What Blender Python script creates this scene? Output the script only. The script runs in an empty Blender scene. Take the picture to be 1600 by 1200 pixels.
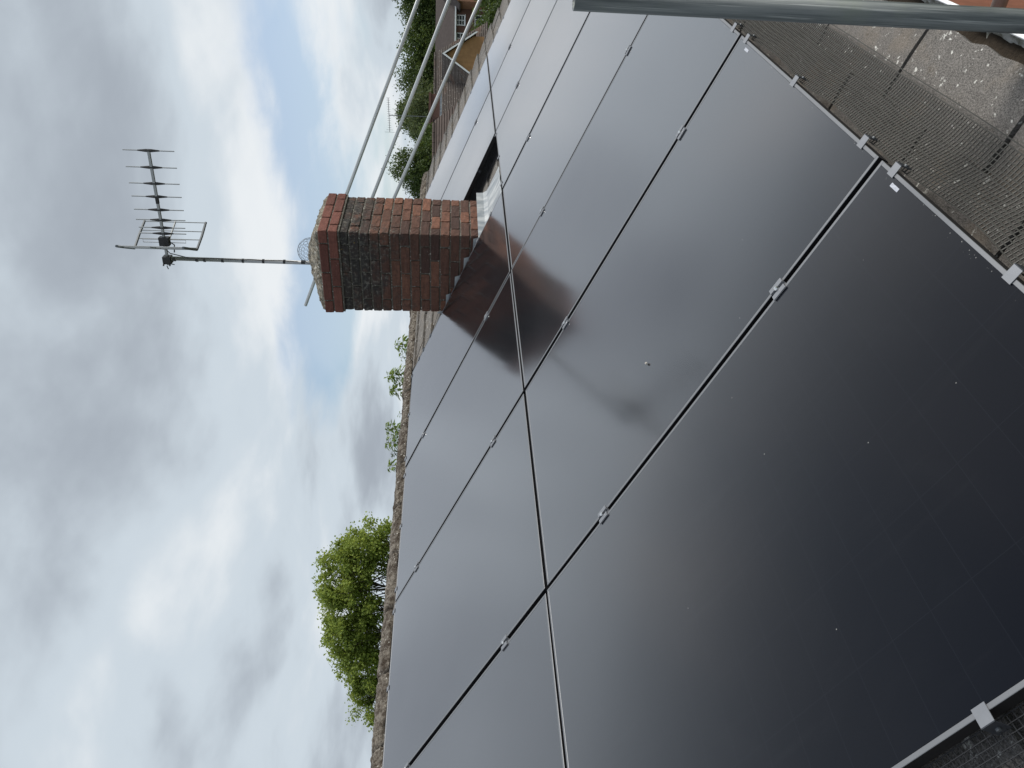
import bpy, bmesh, math, random
from mathutils import Vector, Matrix, noise
random.seed(11)
R = math.radians
SC = bpy.context.scene
COL = SC.collection

# ------------------------------------------------------------------ camera, sky, sun, exposure
PHI = R(22.2)                                   # roof pitch
CAM = Vector((-0.586, -2.279, 0.356))
cd = bpy.data.cameras.new('camera'); cam = bpy.data.objects.new('camera', cd); COL.objects.link(cam)
rt = Vector((-0.05641, -0.05923, -0.99665)); up = Vector((0.61271, -0.79021, 0.01228)); bk = Vector((-0.78829, -0.60997, 0.08086))
m = Matrix((rt, up, bk)).transposed().to_4x4(); m.translation = CAM
cam.matrix_world = m                            # the phone was held upright, the file lies on its side
cd.sensor_fit = 'HORIZONTAL'; cd.sensor_width = 36.0; cd.lens = 36.0 * 1210.4 / 1600
cd.clip_start = 0.02; cd.clip_end = 6000
SC.camera = cam

SUN_EL, SUN_AZ = R(40), R(-58)                  # azimuth in the XY plane, from +X towards +Y
w = bpy.data.worlds.new('World'); SC.world = w; w.use_nodes = True
nt = w.node_tree; nt.nodes.clear(); N = nt.nodes.new; L = nt.links.new
def vmath(op, a, b=None):
    n = N('ShaderNodeMath'); n.operation = op
    for i, v in enumerate((a, b)):
        if v is None: continue
        if hasattr(v, 'links'): L(v, n.inputs[i])
        else: n.inputs[i].default_value = v
    return n.outputs[0]
def wnoise(vec, scale, detail, rough, dist, off=(0, 0, 0), sc=(1, 1, 1)):
    mp = N('ShaderNodeMapping'); mp.inputs['Location'].default_value = off; mp.inputs['Scale'].default_value = sc
    L(vec, mp.inputs[0]); n = N('ShaderNodeTexNoise')
    n.inputs['Scale'].default_value = scale; n.inputs['Detail'].default_value = detail
    n.inputs['Roughness'].default_value = rough; n.inputs['Distortion'].default_value = dist
    L(mp.outputs[0], n.inputs['Vector']); return n.outputs['Fac']
def wramp(v, a, b, lo=0.0, hi=1.0):
    n = N('ShaderNodeMapRange'); n.interpolation_type = 'SMOOTHSTEP'
    n.inputs['From Min'].default_value = a; n.inputs['From Max'].default_value = b
    n.inputs['To Min'].default_value = lo; n.inputs['To Max'].default_value = hi; L(v, n.inputs[0]); return n.outputs[0]
sky = N('ShaderNodeTexSky'); sky.sky_type = 'NISHITA'; sky.sun_disc = False
sky.sun_elevation = SUN_EL; sky.sun_rotation = math.pi / 2 - SUN_AZ
sky.air_density = 1.0; sky.dust_density = 1.5; sky.ozone_density = 1.0
tc = N('ShaderNodeTexCoord'); sp = N('ShaderNodeSeparateXYZ'); L(tc.outputs['Generated'], sp.inputs[0])
zz = vmath('ADD', vmath('MAXIMUM', sp.outputs['Z'], 0.0), 0.20)
cx = N('ShaderNodeCombineXYZ'); L(vmath('DIVIDE', sp.outputs['X'], zz), cx.inputs[0]); L(vmath('DIVIDE', sp.outputs['Y'], zz), cx.inputs[1])
P = cx.outputs[0]                               # the flat cloud layer seen in perspective
CO = (22.95, -18.36)
big = wnoise(P, 0.55, 4, 0.48, 0.3, (CO[0], CO[1], 0))
mid = wnoise(P, 1.9, 9, 0.58, 0.3, (CO[0] * 3 + 4.0, CO[1] * 3 - 2.0, 1.7))
dens = vmath('ADD', vmath('MULTIPLY', big, 0.78), vmath('MULTIPLY', mid, 0.22))
cover = wramp(dens, 0.36, 0.45, 0.30, 1.0)      # even the gaps hold a thin veil
shade = wramp(vmath('ADD', vmath('MULTIPLY', dens, 0.60), vmath('MULTIPLY', wnoise(P, 1.2, 5, 0.5, 0.25, (CO[0] * 2 - 3.0, 1.2 + CO[1] * 2, 4.0)), 0.40)), 0.395, 0.655)
cr = N('ShaderNodeValToRGB'); L(shade, cr.inputs[0]); cr.color_ramp.interpolation = 'EASE'
cr.color_ramp.elements[0].color = (9.5, 9.9, 10.2, 1); cr.color_ramp.elements[1].color = (4.2, 4.7, 5.35, 1)
e = cr.color_ramp.elements.new(.45); e.color = (6.9, 7.75, 8.5, 1)
sb = N('ShaderNodeMix'); sb.data_type = 'RGBA'; sb.blend_type = 'MULTIPLY'; sb.inputs[0].default_value = 1.0; sb.inputs[7].default_value = (1.45, 1.55, 1.65, 1); L(sky.outputs[0], sb.inputs[6])
mx = N('ShaderNodeMix'); mx.data_type = 'RGBA'; L(cover, mx.inputs[0]); L(sb.outputs[2], mx.inputs[6]); L(cr.outputs[0], mx.inputs[7])
bg = N('ShaderNodeBackground'); bg.inputs['Strength'].default_value = 0.088; L(mx.outputs[2], bg.inputs[0])
wo = N('ShaderNodeOutputWorld'); L(bg.outputs[0], wo.inputs[0])

sl = bpy.data.lights.new('sun', 'SUN'); sl.energy = 4.0; sl.angle = R(24); sl.color = (1.0, 0.95, 0.87)
so = bpy.data.objects.new('sun', sl); COL.objects.link(so); so.location = (0, 0, 30)
sd = Vector((math.cos(SUN_EL) * math.cos(SUN_AZ), math.cos(SUN_EL) * math.sin(SUN_AZ), math.sin(SUN_EL)))
so.rotation_euler = sd.to_track_quat('Z', 'Y').to_euler()
vs = SC.view_settings; vs.view_transform = 'Standard'; vs.look = 'None'; vs.exposure = 0.0; vs.gamma = 1.0; vs.use_curve_mapping = False
SC.render.engine = 'CYCLES'; SC.cycles.use_denoising = True; SC.cycles.max_bounces = 6

# ------------------------------------------------------------------ material helpers
class G:
    """a Principled material with a small node kit"""
    def __init__(s, name, col=(.5, .5, .5), rough=.6, metal=0.0, ior=1.45):
        s.m = bpy.data.materials.new(name); s.m.use_nodes = True; s.t = s.m.node_tree
        s.b = s.t.nodes['Principled BSDF']; s.out = s.t.nodes['Material Output']
        s.b.inputs['Base Color'].default_value = (*col, 1); s.b.inputs['Roughness'].default_value = rough
        s.b.inputs['Metallic'].default_value = metal; s.b.inputs['IOR'].default_value = ior
    def n(s, typ): return s.t.nodes.new(typ)
    def l(s, a, b): s.t.links.new(a, b)
    def coord(s, kind='Object'):
        if kind == 'World': return s.n('ShaderNodeNewGeometry').outputs['Position']
        return s.n('ShaderNodeTexCoord').outputs[kind]
    def mapping(s, v, sc=(1, 1, 1), loc=(0, 0, 0), rot=(0, 0, 0)):
        n = s.n('ShaderNodeMapping'); s.l(v, n.inputs[0]); n.inputs['Scale'].default_value = sc
        n.inputs['Location'].default_value = loc; n.inputs['Rotation'].default_value = rot; return n.outputs[0]
    def noise(s, v, scale, detail=4, rough=.55, dist=0.0):
        n = s.n('ShaderNodeTexNoise'); s.l(v, n.inputs['Vector']); n.inputs['Scale'].default_value = scale
        n.inputs['Detail'].default_value = detail; n.inputs['Roughness'].default_value = rough
        n.inputs['Distortion'].default_value = dist; return n.outputs['Fac']
    def voro(s, v, scale, rand=1.0):
        n = s.n('ShaderNodeTexVoronoi'); s.l(v, n.inputs['Vector']); n.inputs['Scale'].default_value = scale
        n.inputs['Randomness'].default_value = rand; return n.outputs['Distance']
    def rng(s, v, a, b, lo=0.0, hi=1.0, smooth=True):
        n = s.n('ShaderNodeMapRange'); n.interpolation_type = 'SMOOTHSTEP' if smooth else 'LINEAR'
        s.l(v, n.inputs[0])
        for k, x in zip(('From Min', 'From Max', 'To Min', 'To Max'), (a, b, lo, hi)): n.inputs[k].default_value = x
        return n.outputs[0]
    def math(s, op, a, b):
        n = s.n('ShaderNodeMath'); n.operation = op
        for i, v in enumerate((a, b)):
            if hasattr(v, 'links'): s.l(v, n.inputs[i])
            else: n.inputs[i].default_value = v
        return n.outputs[0]
    def mix(s, f, a, b, mode='MIX'):
        n = s.n('ShaderNodeMix'); n.data_type = 'RGBA'; n.blend_type = mode
        for i, v in ((0, f), (6, a), (7, b)):
            if hasattr(v, 'links'): s.l(v, n.inputs[i])
            else: n.inputs[i].default_value = v if i == 0 else (*v, 1)
        return n.outputs[2]
    def rand(s): return s.n('ShaderNodeObjectInfo').outputs['Random']
    def col(s, v): s.l(v, s.b.inputs['Base Color'])
    def rough(s, v): s.l(v, s.b.inputs['Roughness'])
    def bump(s, h, strength=.4, dist=.01):
        n = s.n('ShaderNodeBump'); n.inputs['Strength'].default_value = strength; n.inputs['Distance'].default_value = dist
        s.l(h, n.inputs['Height']); s.l(n.outputs[0], s.b.inputs['Normal'])

M = {}
def simple(name, col, rough=.6, metal=0., var=.15, scale=30, bump=0., kind='Object', ior=1.45):
    g = G(name, col, rough, metal, ior); v = g.coord(kind)
    f = g.noise(v, scale, 5)
    g.col(g.mix(f, tuple(c * (1 - var) for c in col), tuple(min(1, c * (1 + var)) for c in col)))
    if bump: g.bump(g.noise(v, scale * 2.5, 4), bump, .004)
    M[name] = g.m; return g

# black solar glass: anti-reflection coated, so it mirrors little from above and much at a glance
g = G('solar_glass', (.007, .008, .011), .9); v = g.coord()
b = g.n('ShaderNodeTexBrick'); g.l(g.mapping(v, (1, 1, 1)), b.inputs['Vector']); b.offset = 0.0
b.inputs['Scale'].default_value = 1.0; b.inputs['Mortar Size'].default_value = .0010; b.inputs['Mortar Smooth'].default_value = .3
b.inputs['Brick Width'].default_value = .1855; b.inputs['Row Height'].default_value = .0955
b.inputs['Color1'].default_value = (.0030, .0040, .0072, 1); b.inputs['Color2'].default_value = (.0035, .0045, .0078, 1); b.inputs['Mortar'].default_value = (.0055, .0068, .0108, 1)
wv = g.coord('World')
dust = g.math('ADD', g.rng(g.noise(wv, 3.2, 7, .62, .6), .42, .78, 0, .005), g.rng(g.noise(g.mapping(v, (16, 1.6, 1)), 1.0, 6, .6), .55, .80, 0, .007))
sy = g.n('ShaderNodeSeparateXYZ'); g.l(v, sy.inputs[0]); low = g.rng(sy.outputs['Y'], .010, .030, 1, 0)
grime = g.math('MULTIPLY', low, g.rng(g.voro(wv, 130), .10, .22, 1, 0)); grime = g.math('MULTIPLY', grime, g.rng(g.noise(wv, 26, 2), .52, .60))
spk = g.math('ADD', g.math('MULTIPLY', g.rng(g.voro(wv, 17), .0, .038, 1, 0), g.rng(g.noise(wv, 9, 2), .53, .58)), grime)
c = g.mix(dust, b.outputs['Color'], (.35, .36, .38)); c = g.mix(g.math('MULTIPLY', spk, .5), c, (.5, .5, .48))
df = g.n('ShaderNodeBsdfDiffuse'); g.l(c, df.inputs[0])
gl = g.n('ShaderNodeBsdfGlossy'); gl.distribution = 'GGX'; gl.inputs[0].default_value = (.985, .965, .97, 1); g.l(g.rng(g.noise(wv, 2.3, 5, .6), .3, .75, .115, .145), gl.inputs['Roughness'])
lw = g.n('ShaderNodeLayerWeight'); lw.inputs['Blend'].default_value = .5
fc = g.n('ShaderNodeFloatCurve'); g.l(lw.outputs['Facing'], fc.inputs['Value']); cv = fc.mapping.curves[0]
cv.points[0].location = (0, .008); cv.points[1].location = (1, .98)
for p in ((.23, .018), (.36, .052), (.45, .125), (.53, .255), (.62, .39), (.71, .50), (.80, .64)): cv.points.new(*p)
fc.mapping.update(); fr = fc.outputs[0]
ms = g.n('ShaderNodeMixShader'); g.l(fr, ms.inputs[0]); g.l(df.outputs[0], ms.inputs[1]); g.l(gl.outputs[0], ms.inputs[2]); g.l(ms.outputs[0], g.out.inputs['Surface'])
M['glass'] = g.m
simple('frame', (.19, .197, .21), .5, .6, .1, 6)  # top face of the black frame, sky sheen painted into the colour
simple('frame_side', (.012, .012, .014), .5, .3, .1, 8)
simple('clip', (.21, .22, .24), .5, .5, .15, 30)
simple('clip_dark', (.03, .034, .042), .45, .2, .1, 20)
simple('steel', (.72, .72, .72), .22, 1., .05, 30)
simple('sticker', (.36, .38, .43), .5, 0, .6, 160)
simple('wire', (.050, .049, .044), .6, 0, .3, 14)
simple('wire_black', (.02, .021, .024), .45, .1, .2, 14)
simple('plastic_black', (.012, .012, .013), .45)
simple('alu', (.33, .34, .345), .48, .5, .15, 20)
simple('alu_dull', (.13, .14, .15), .5, .5, .1, 20)
simple('upvc', (.78, .79, .80), .4, 0, .05, 10)
simple('dark_void', (.008, .008, .008), .9)

# weathered concrete roof tile: speckle, lichen discs, brown moss
g = G('roof_tile', (.2, .19, .17), .92); v = g.coord('World'); r = g.rand()
base = g.mix(g.noise(v, 26, 6, .65), (.072, .067, .062), (.165, .156, .146))
base = g.mix(g.rng(g.noise(v, 330, 3, .7), .3, .75), base, (.33, .315, .29), 'MIX') if False else base
grit = g.rng(g.noise(v, 300, 4, .75), .34, .66, .30, 1.75); gc = g.n('ShaderNodeCombineColor')
for i in range(3): g.l(grit, gc.inputs[i])
base = g.mix(1.0, base, gc.outputs[0], 'MULTIPLY')
tan = g.rng(g.noise(v, 6.5, 5, .6), .50, .68, 0, .32); base = g.mix(tan, base, (.19, .145, .095))
base = g.mix(g.rng(r, 0, 1, 0, .35), base, (.12, .108, .098))
lw = g.noise(v, 55, 3); lv = g.n('ShaderNodeVectorMath'); lv.operation = 'ADD'; g.l(v, lv.inputs[0])
lsc = g.n('ShaderNodeVectorMath'); lsc.operation = 'SCALE'; lsc.inputs['Scale'].default_value = .022
cmb = g.n('ShaderNodeCombineXYZ'); g.l(lw, cmb.inputs[0]); g.l(g.noise(g.mapping(v, loc=(3, 1, 2)), 55, 3), cmb.inputs[1]); g.l(cmb.outputs[0], lsc.inputs[0]); g.l(lsc.outputs[0], lv.inputs[1])
lich = g.math('MULTIPLY', g.rng(g.voro(lv.outputs[0], 58), .16, .27, 1, 0), g.rng(g.noise(v, 34, 3), .55, .62))
lich2 = g.math('MULTIPLY', g.rng(g.noise(lv.outputs[0], 30, 4, .6), .60, .66), g.rng(g.noise(g.mapping(v, loc=(7, 2, 5)), 7, 3), .50, .58))
lich = g.math('MAXIMUM', lich, g.math('MULTIPLY', lich2, g.rng(g.noise(v, 120, 3), .40, .55)))
base = g.mix(g.math('MULTIPLY', lich, .8), base, (.62, .62, .58))
moss = g.rng(g.noise(v, 17, 5, .65), .62, .70, 0, .6); base = g.mix(moss, base, (.055, .042, .026))
g.col(base); g.bump(g.math('ADD', g.noise(v, 300, 4, .7), g.math('MULTIPLY', g.noise(v, 40, 4), 1.5)), .75, .004); M['tile'] = g.m

# mossy ridge
g = G('ridge_tile', (.2, .18, .15), .95); v = g.coord('World')
base = g.mix(g.rng(g.noise(v, 18, 7, .75), .38, .62), (.062, .046, .034), (.25, .225, .19))
base = g.mix(g.rng(g.noise(v, 48, 5, .7), .50, .60, 0, .85), base, (.055, .042, .028))
base = g.mix(g.rng(g.voro(v, 46), .12, .22, .9, 0), base, (.60, .59, .55)) if False else base
sp_ = g.math('MULTIPLY', g.rng(g.voro(v, 38), .14, .24, 1, 0), g.rng(g.noise(v, 8, 3), .48, .6)); base = g.mix(g.math('MULTIPLY', sp_, .85), base, (.66, .65, .60))
g.col(base); g.bump(g.noise(v, 55, 7, .75), 1.0, .03); M['ridge'] = g.m

# bricks: soot and black lichen gather under the oversailing courses
def brickmat(name, lo, hi, soot):
    g = G(name, lo, .9); v = g.coord('World'); o = g.coord(); r = g.rand()
    base = g.mix(r, lo, hi); base = g.mix(g.rng(g.noise(v, 35, 6, .7), .35, .7, 0, .55), base, tuple(c * .55 for c in lo))
    base = g.mix(g.rng(g.noise(v, 210, 3, .7), .58, .72, 0, .6), base, (.045, .03, .025))
    if soot:
        z = g.n('ShaderNodeSeparateXYZ'); g.l(v, z.inputs[0])
        f = g.math('ADD', g.rng(z.outputs['Z'], .42, 1.19, 0, 1.0, False), g.math('MULTIPLY', g.math('SUBTRACT', g.noise(v, 4.5, 7, .68), .5), 1.9))
        f = g.math('ADD', f, g.rng(z.outputs['X'], 4.663, 4.70, .07, 0.0))   # heavier stain on the side away from the sun, painting its shade in
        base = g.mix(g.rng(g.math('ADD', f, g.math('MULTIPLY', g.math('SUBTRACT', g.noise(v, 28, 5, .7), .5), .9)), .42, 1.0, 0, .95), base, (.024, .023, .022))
        grey = g.math('MULTIPLY', g.rng(f, .45, .8), g.rng(g.noise(v, 42, 5, .7), .50, .66)); base = g.mix(g.math('MULTIPLY', grey, .6), base, (.19, .18, .155))
        yel = g.math('MULTIPLY', g.rng(f, .7, .95), g.rng(g.noise(g.mapping(v, loc=(4, 4, 1)), 18, 4), .66, .72)); base = g.mix(g.math('MULTIPLY', yel, .7), base, (.20, .13, .03))
    wsp = g.math('MULTIPLY', g.rng(g.voro(v, 62), .07, .13, 1, 0), g.rng(g.noise(v, 13, 2), .56, .62)); base = g.mix(g.math('MULTIPLY', wsp, .8), base, (.6, .58, .54))
    g.col(base); g.bump(g.noise(v, 95, 7, .75), 1.0, .009); M[name] = g.m
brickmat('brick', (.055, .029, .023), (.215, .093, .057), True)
brickmat('brick_cap', (.13, .047, .036), (.20, .075, .056), False)
g = G('mortar', (.08, .07, .06), .95); v = g.coord('World')
base = g.mix(g.noise(v, 60, 5, .7), (.04, .036, .03), (.13, .12, .10)); g.col(g.mix(g.rng(g.noise(v, 95, 3), .60, .66, 0, .9), base, (.46, .44, .40))); g.bump(g.noise(v, 90, 5), 1.0, .01); M['mortar'] = g.m
g = G('flaunching', (.2, .18, .15), .97); v = g.coord('World')
base = g.mix(g.rng(g.noise(v, 24, 7, .72), .35, .66), (.085, .068, .045), (.30, .275, .22)); base = g.mix(g.rng(g.noise(v, 55, 4), .57, .64, 0, .85), base, (.55, .54, .49))
g.col(base); g.bump(g.noise(v, 70, 6, .75), 1.0, .02); M['flaunching'] = g.m
g = G('lead', (.36, .39, .42), .55, .15); v = g.coord('World')
g.col(g.mix(g.rng(g.noise(g.mapping(v, (4, 1.2, 1.2)), 5, 4, .55), .35, .68), (.20, .225, .25), (.40, .42, .43))); g.bump(g.noise(g.mapping(v, (2, .6, .6)), 14, 3), .5, .01); M['lead'] = g.m
# galvanised tube, drawn streaks and green-black stains
g = G('galvanised', (.3, .31, .32), .5, .55); v = g.coord()
st = g.noise(g.mapping(v, (55, 55, 2.2)), 1.0, 6, .65); st2 = g.noise(g.mapping(v, (190, 190, 3.5)), 1.0, 4, .6)
base = g.mix(g.rng(st, .3, .72), (.05, .06, .062), (.165, .18, .18)); base = g.mix(g.rng(st2, .56, .68, 0, .5), base, (.33, .35, .34))
base = g.mix(g.rng(g.noise(v, 5, 5, .6), .50, .70, 0, .55), base, (.115, .135, .105)); g.col(base)
g.rough(g.rng(st, .3, .7, .42, .62)); g.bump(st2, .25, .002); M['galv'] = g.m
g = G('galv_lit', (.5, .51, .52), .42, .35); v = g.coord(); g.col(g.mix(g.rng(g.noise(g.mapping(v, (40, 40, 1.5)), 1, 5), .35, .65), (.40, .42, .42), (.62, .63, .63))); M['galv_lit'] = g.m  # lighter copy of the tube metal, the rails' daylight painted into it
g = G('gutter', (.6, .6, .55), .7); v = g.coord('World')
base = g.mix(g.rng(g.noise(v, 26, 5, .65), .40, .56), (.30, .30, .245), (.68, .69, .66)); base = g.mix(g.rng(g.noise(v, 130, 4), .60, .68, 0, .6), base, (.14, .14, .10)); g.col(base); g.bump(g.noise(v, 60, 4), .8, .006); M['gutter'] = g.m
simple('gutter_moss_shade', (.035, .026, .017), .95, 0, .5, 60, .9, 'World')  # moss colour, darkened to stand for shade inside the gutter

def foliage(name, c0, c1, tr=.35):
    g = G(name, c0, .55); v = g.coord('World'); a = g.n('ShaderNodeAttribute'); a.attribute_name = 'tint'
    colr = g.mix(a.outputs['Fac'], c0, c1); g.col(colr); g.b.inputs['Specular IOR Level'].default_value = .3
    t = g.n('ShaderNodeBsdfTranslucent'); g.l(g.mix(.5, colr, (c1[0] * 1.5, c1[1] * 1.35, c1[2])), t.inputs[0])
    ms = g.n('ShaderNodeMixShader'); ms.inputs[0].default_value = tr
    g.l(g.b.outputs[0], ms.inputs[1]); g.l(t.outputs[0], ms.inputs[2]); g.l(ms.outputs[0], g.out.inputs['Surface']); M[name] = g.m
foliage('leaf_bright', (.105, .165, .030), (.30, .37, .085), .46)
foliage('leaf_dark', (.028, .055, .016), (.09, .13, .034), .3)
foliage('leaf_willow', (.060, .088, .038), (.125, .155, .068), .35)
foliage('leaf_mid', (.04, .075, .02), (.105, .15, .038), .35)
foliage('leaf_shoot', (.09, .15, .03), (.22, .30, .07), .45)
simple('bark', (.065, .052, .04), .95, 0, .3, 8, .6)
simple('grass', (.045, .075, .022), .95, 0, .4, .6, 0, 'World')
simple('wall_brick_far', (.125, .068, .052), .9, 0, .35, 5, 0, 'World')
simple('tan_brick_far', (.33, .185, .085), .9, 0, .35, 5, 0, 'World')
simple('tan_brick_far2', (.30, .155, .095), .9, 0, .3, 5, 0, 'World')
simple('slate_far', (.062, .05, .047), .9, 0, .35, 3, 0, 'World')
simple('tile_far_red', (.074, .055, .047), .9, 0, .5, 4, 0, 'World')
g = G('tile_far_lichen', (.09, .075, .065), .9); v = g.coord('World')
base = g.mix(g.noise(v, 2.5, 6, .7), (.042, .034, .030), (.10, .082, .070)); base = g.mix(g.rng(g.voro(v, 6), .14, .26, .75, 0), base, (.30, .28, .25)); base = g.mix(g.rng(g.noise(v, .8, 4), .55, .7, 0, .5), base, (.13, .07, .045)); g.col(base); M['tile_far'] = g.m
simple('glass_far', (.02, .024, .03), .08)
simple('wall_white_far', (.62, .66, .72), .8)
simple('house_brick', (.17, .062, .036), .9, 0, .4, 12, .5, 'World')
simple('stone', (.35, .33, .30), .9)

# ------------------------------------------------------------------ mesh helpers
class MB:
    def __init__(s): s.v = []; s.f = []; s.tint = None
    def quad(s, a, b, c, d): k = len(s.v); s.v += [tuple(a), tuple(b), tuple(c), tuple(d)]; s.f.append((k, k + 1, k + 2, k + 3)); return s
    def tri(s, a, b, c): k = len(s.v); s.v += [tuple(a), tuple(b), tuple(c)]; s.f.append((k, k + 1, k + 2)); return s
    def box(s, a, b, mat=None):
        k = len(s.v)
        for z in (a[2], b[2]):
            for x, y in ((a[0], a[1]), (b[0], a[1]), (b[0], b[1]), (a[0], b[1])):
                p = Vector((x, y, z)); s.v.append(tuple(mat @ p if mat else p))
        for q in ((3, 2, 1, 0), (4, 5, 6, 7), (0, 1, 5, 4), (1, 2, 6, 5), (2, 3, 7, 6), (3, 0, 4, 7)): s.f.append(tuple(k + i for i in q))
        return s
    def prism(s, pts, d):
        """closed polygon pts extruded by vector d"""
        k = len(s.v); n = len(pts); d = Vector(d)
        s.v += [tuple(p) for p in pts] + [tuple(Vector(p) + d) for p in pts]
        s.f.append(tuple(k + i for i in reversed(range(n)))); s.f.append(tuple(k + n + i for i in range(n)))
        for i in range(n): j = (i + 1) % n; s.f.append((k + i, k + j, k + n + j, k + n + i))
        return s
    def tube(s, pts, r, seg=8, caps=True):
        pts = [Vector(p) for p in pts]; n = len(pts); rs = r if isinstance(r, (list, tuple)) else [r] * n
        k = len(s.v); ref = None
        for i, p in enumerate(pts):
            t = (pts[min(i + 1, n - 1)] - pts[max(i - 1, 0)]).normalized()
            if ref is None: ref = Vector((0, 0, 1)) if abs(t.z) < .9 else Vector((1, 0, 0))
            a = t.cross(ref).normalized(); bb = t.cross(a)
            for j in range(seg):
                an = 2 * math.pi * (j + .5) / seg; s.v.append(tuple(p + (a * math.cos(an) + bb * math.sin(an)) * rs[i]))
        for i in range(n - 1):
            for j in range(seg):
                j2 = (j + 1) % seg; s.f.append((k + i * seg + j, k + i * seg + j2, k + (i + 1) * seg + j2, k + (i + 1) * seg + j))
        if caps: s.f.append(tuple(k + j for j in range(seg))); s.f.append(tuple(k + (n - 1) * seg + j for j in reversed(range(seg))))
        return s
    def mesh(s, name, mat, smooth=False):
        me = bpy.data.meshes.new(name); me.from_pydata(s.v, [], s.f)
        if mat: me.materials.append(M[mat])
        if smooth: me.polygons.foreach_set('use_smooth', [True] * len(me.polygons))
        if s.tint is not None:
            at = me.attributes.new('tint', 'FLOAT', 'FACE'); at.data.foreach_set('value', s.tint)
        me.update(); return me
    def build(s, name, mat, parent=None, smooth=False, **kw): return link(name, s.mesh(name, mat, smooth), parent, **kw)
def link(name, data, parent=None, loc=None, rot=None, scale=None, kind=None):
    o = bpy.data.objects.new(name, data); COL.objects.link(o)
    if parent: o.parent = parent
    if loc is not None: o.location = loc
    if rot is not None: o.rotation_euler = rot
    if scale is not None: o.scale = scale
    if kind: o['kind'] = kind
    return o
def tag(o, label, cat, group=None):
    o['label'] = label; o['category'] = cat
    if group: o['group'] = group
    return o
def thing(name, label, cat, loc=(0, 0, 0), rot=(0, 0, 0), group=None): return tag(link(name, None, None, loc, rot), label, cat, group)
cp, sn = math.cos(PHI), math.sin(PHI)
def rw(s, t, n): return Vector((s, cp * t - sn * n, sn * t + cp * n))       # roof frame (along, up the slope, out) to world
ROOF = (PHI, 0, 0)
def recalc(me):
    b = bmesh.new(); b.from_mesh(me); bmesh.ops.recalc_face_normals(b, faces=b.faces[:]); b.to_mesh(me); b.free(); return me

GROUND = -4.70
# ------------------------------------------------------------------ the ground
mb = MB(); S = 3000; mb.quad((-S, -S, GROUND), (S, -S, GROUND), (S, S, GROUND), (-S, S, GROUND))
mb.build('ground', 'grass', kind='structure')

# ------------------------------------------------------------------ the house under the panels
X0, X1 = -3.4, 9.62
T_EAVE, T_RIDGE, NT = -2.06, 2.215, -0.105
GAUGE = 0.2043
house = thing('house', 'house with weathered tiled roof carrying the black solar panels', 'house', (3, 2.1, GROUND))
def under(o):
    o.parent = house; o.location = Vector(o.location) - Vector(house.location); return o
ridge = rw(0, T_RIDGE, NT - .05); yr, zr = ridge.y, ridge.z
eave = rw(0, T_EAVE + .03, NT - .05); ye, ze = eave.y, eave.z
yb = 2 * yr - ye
mb = MB(); mb.box((X0 + .12, -1.66, GROUND), (X1 - .14, 2 * yr + 1.66, ze - .05)); wl = under(mb.build('wall', 'house_brick'))
mb = MB(); mb.prism([(X0 + .13, -1.60, ze - .08), (X0 + .13, 2 * yr + 1.60, ze - .08), (X0 + .13, yr, zr - .12)], (X1 - X0 - .28, 0, 0)); under(mb.build('gable_wall', 'house_brick'))
mb = MB(); mb.prism([(X0, ye, ze), (X0, yr, zr), (X0, yb, ze), (X0, yb, ze - .05), (X0, yr, zr - .05), (X0, ye, ze - .05)], (X1 - X0 - .03, 0, 0)); deck = under(mb.build('roof_deck', 'dark_void'))
mb = MB(); mb.box((X0 + .05, -1.81, ze - .26), (X1 - .1, -1.79, ze - .02)); under(mb.build('fascia_board', 'upvc'))
# gutter
gy, gz, gr = -1.852, -0.912, .054
mb = MB(); ring = []
for i in range(13):
    a = math.pi + math.pi * i / 12; ring.append((gy + gr * math.cos(a), gz + gr * math.sin(a)))
inner = [(gy + (gr - .003) * math.cos(math.pi + math.pi * i / 12), gz + .0005 + (gr - .003) * math.sin(math.pi + math.pi * i / 12)) for i in range(13)]
prof = ring + inner[::-1]
for xa in [X0 + i * (X1 - X0) / 60 for i in range(60)]:
    xb = xa + (X1 - X0) / 60
    for i in range(len(prof)):
        j = (i + 1) % len(prof); mb.quad((xa, *prof[i]), (xa, *prof[j]), (xb, *prof[j]), (xb, *prof[i]))
gut = under(mb.build('gutter', 'gutter'))
mb = MB(); mb.tube([(X0, gy - gr + .001, gz + .002), (X1, gy - gr + .001, gz + .002)], .0055, 8); lip = mb.build('gutter_lip', 'upvc', gut)
mb = MB()                                                            # silt and moss in the gutter, also a painted stand-in for its shaded gap
nx = 420
for i in range(nx):
    xa = X0 + .05 + i * (X1 - X0 - .1) / nx; xb = X0 + .05 + (i + 1) * (X1 - X0 - .1) / nx
    for j in range(4):
        def P3(x, k):
            y = gy + .050 - k * .0175; return (x, y, gz - .030 + .012 * noise.noise((x * 22, y * 30, 1)) - k * .004 + (.012 if k == 0 else 0))
        mb.quad(P3(xa, j), P3(xb, j), P3(xb, j + 1), P3(xa, j + 1))
mb.build('gutter_silt_shade', 'gutter_moss_shade', gut, True)

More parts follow.
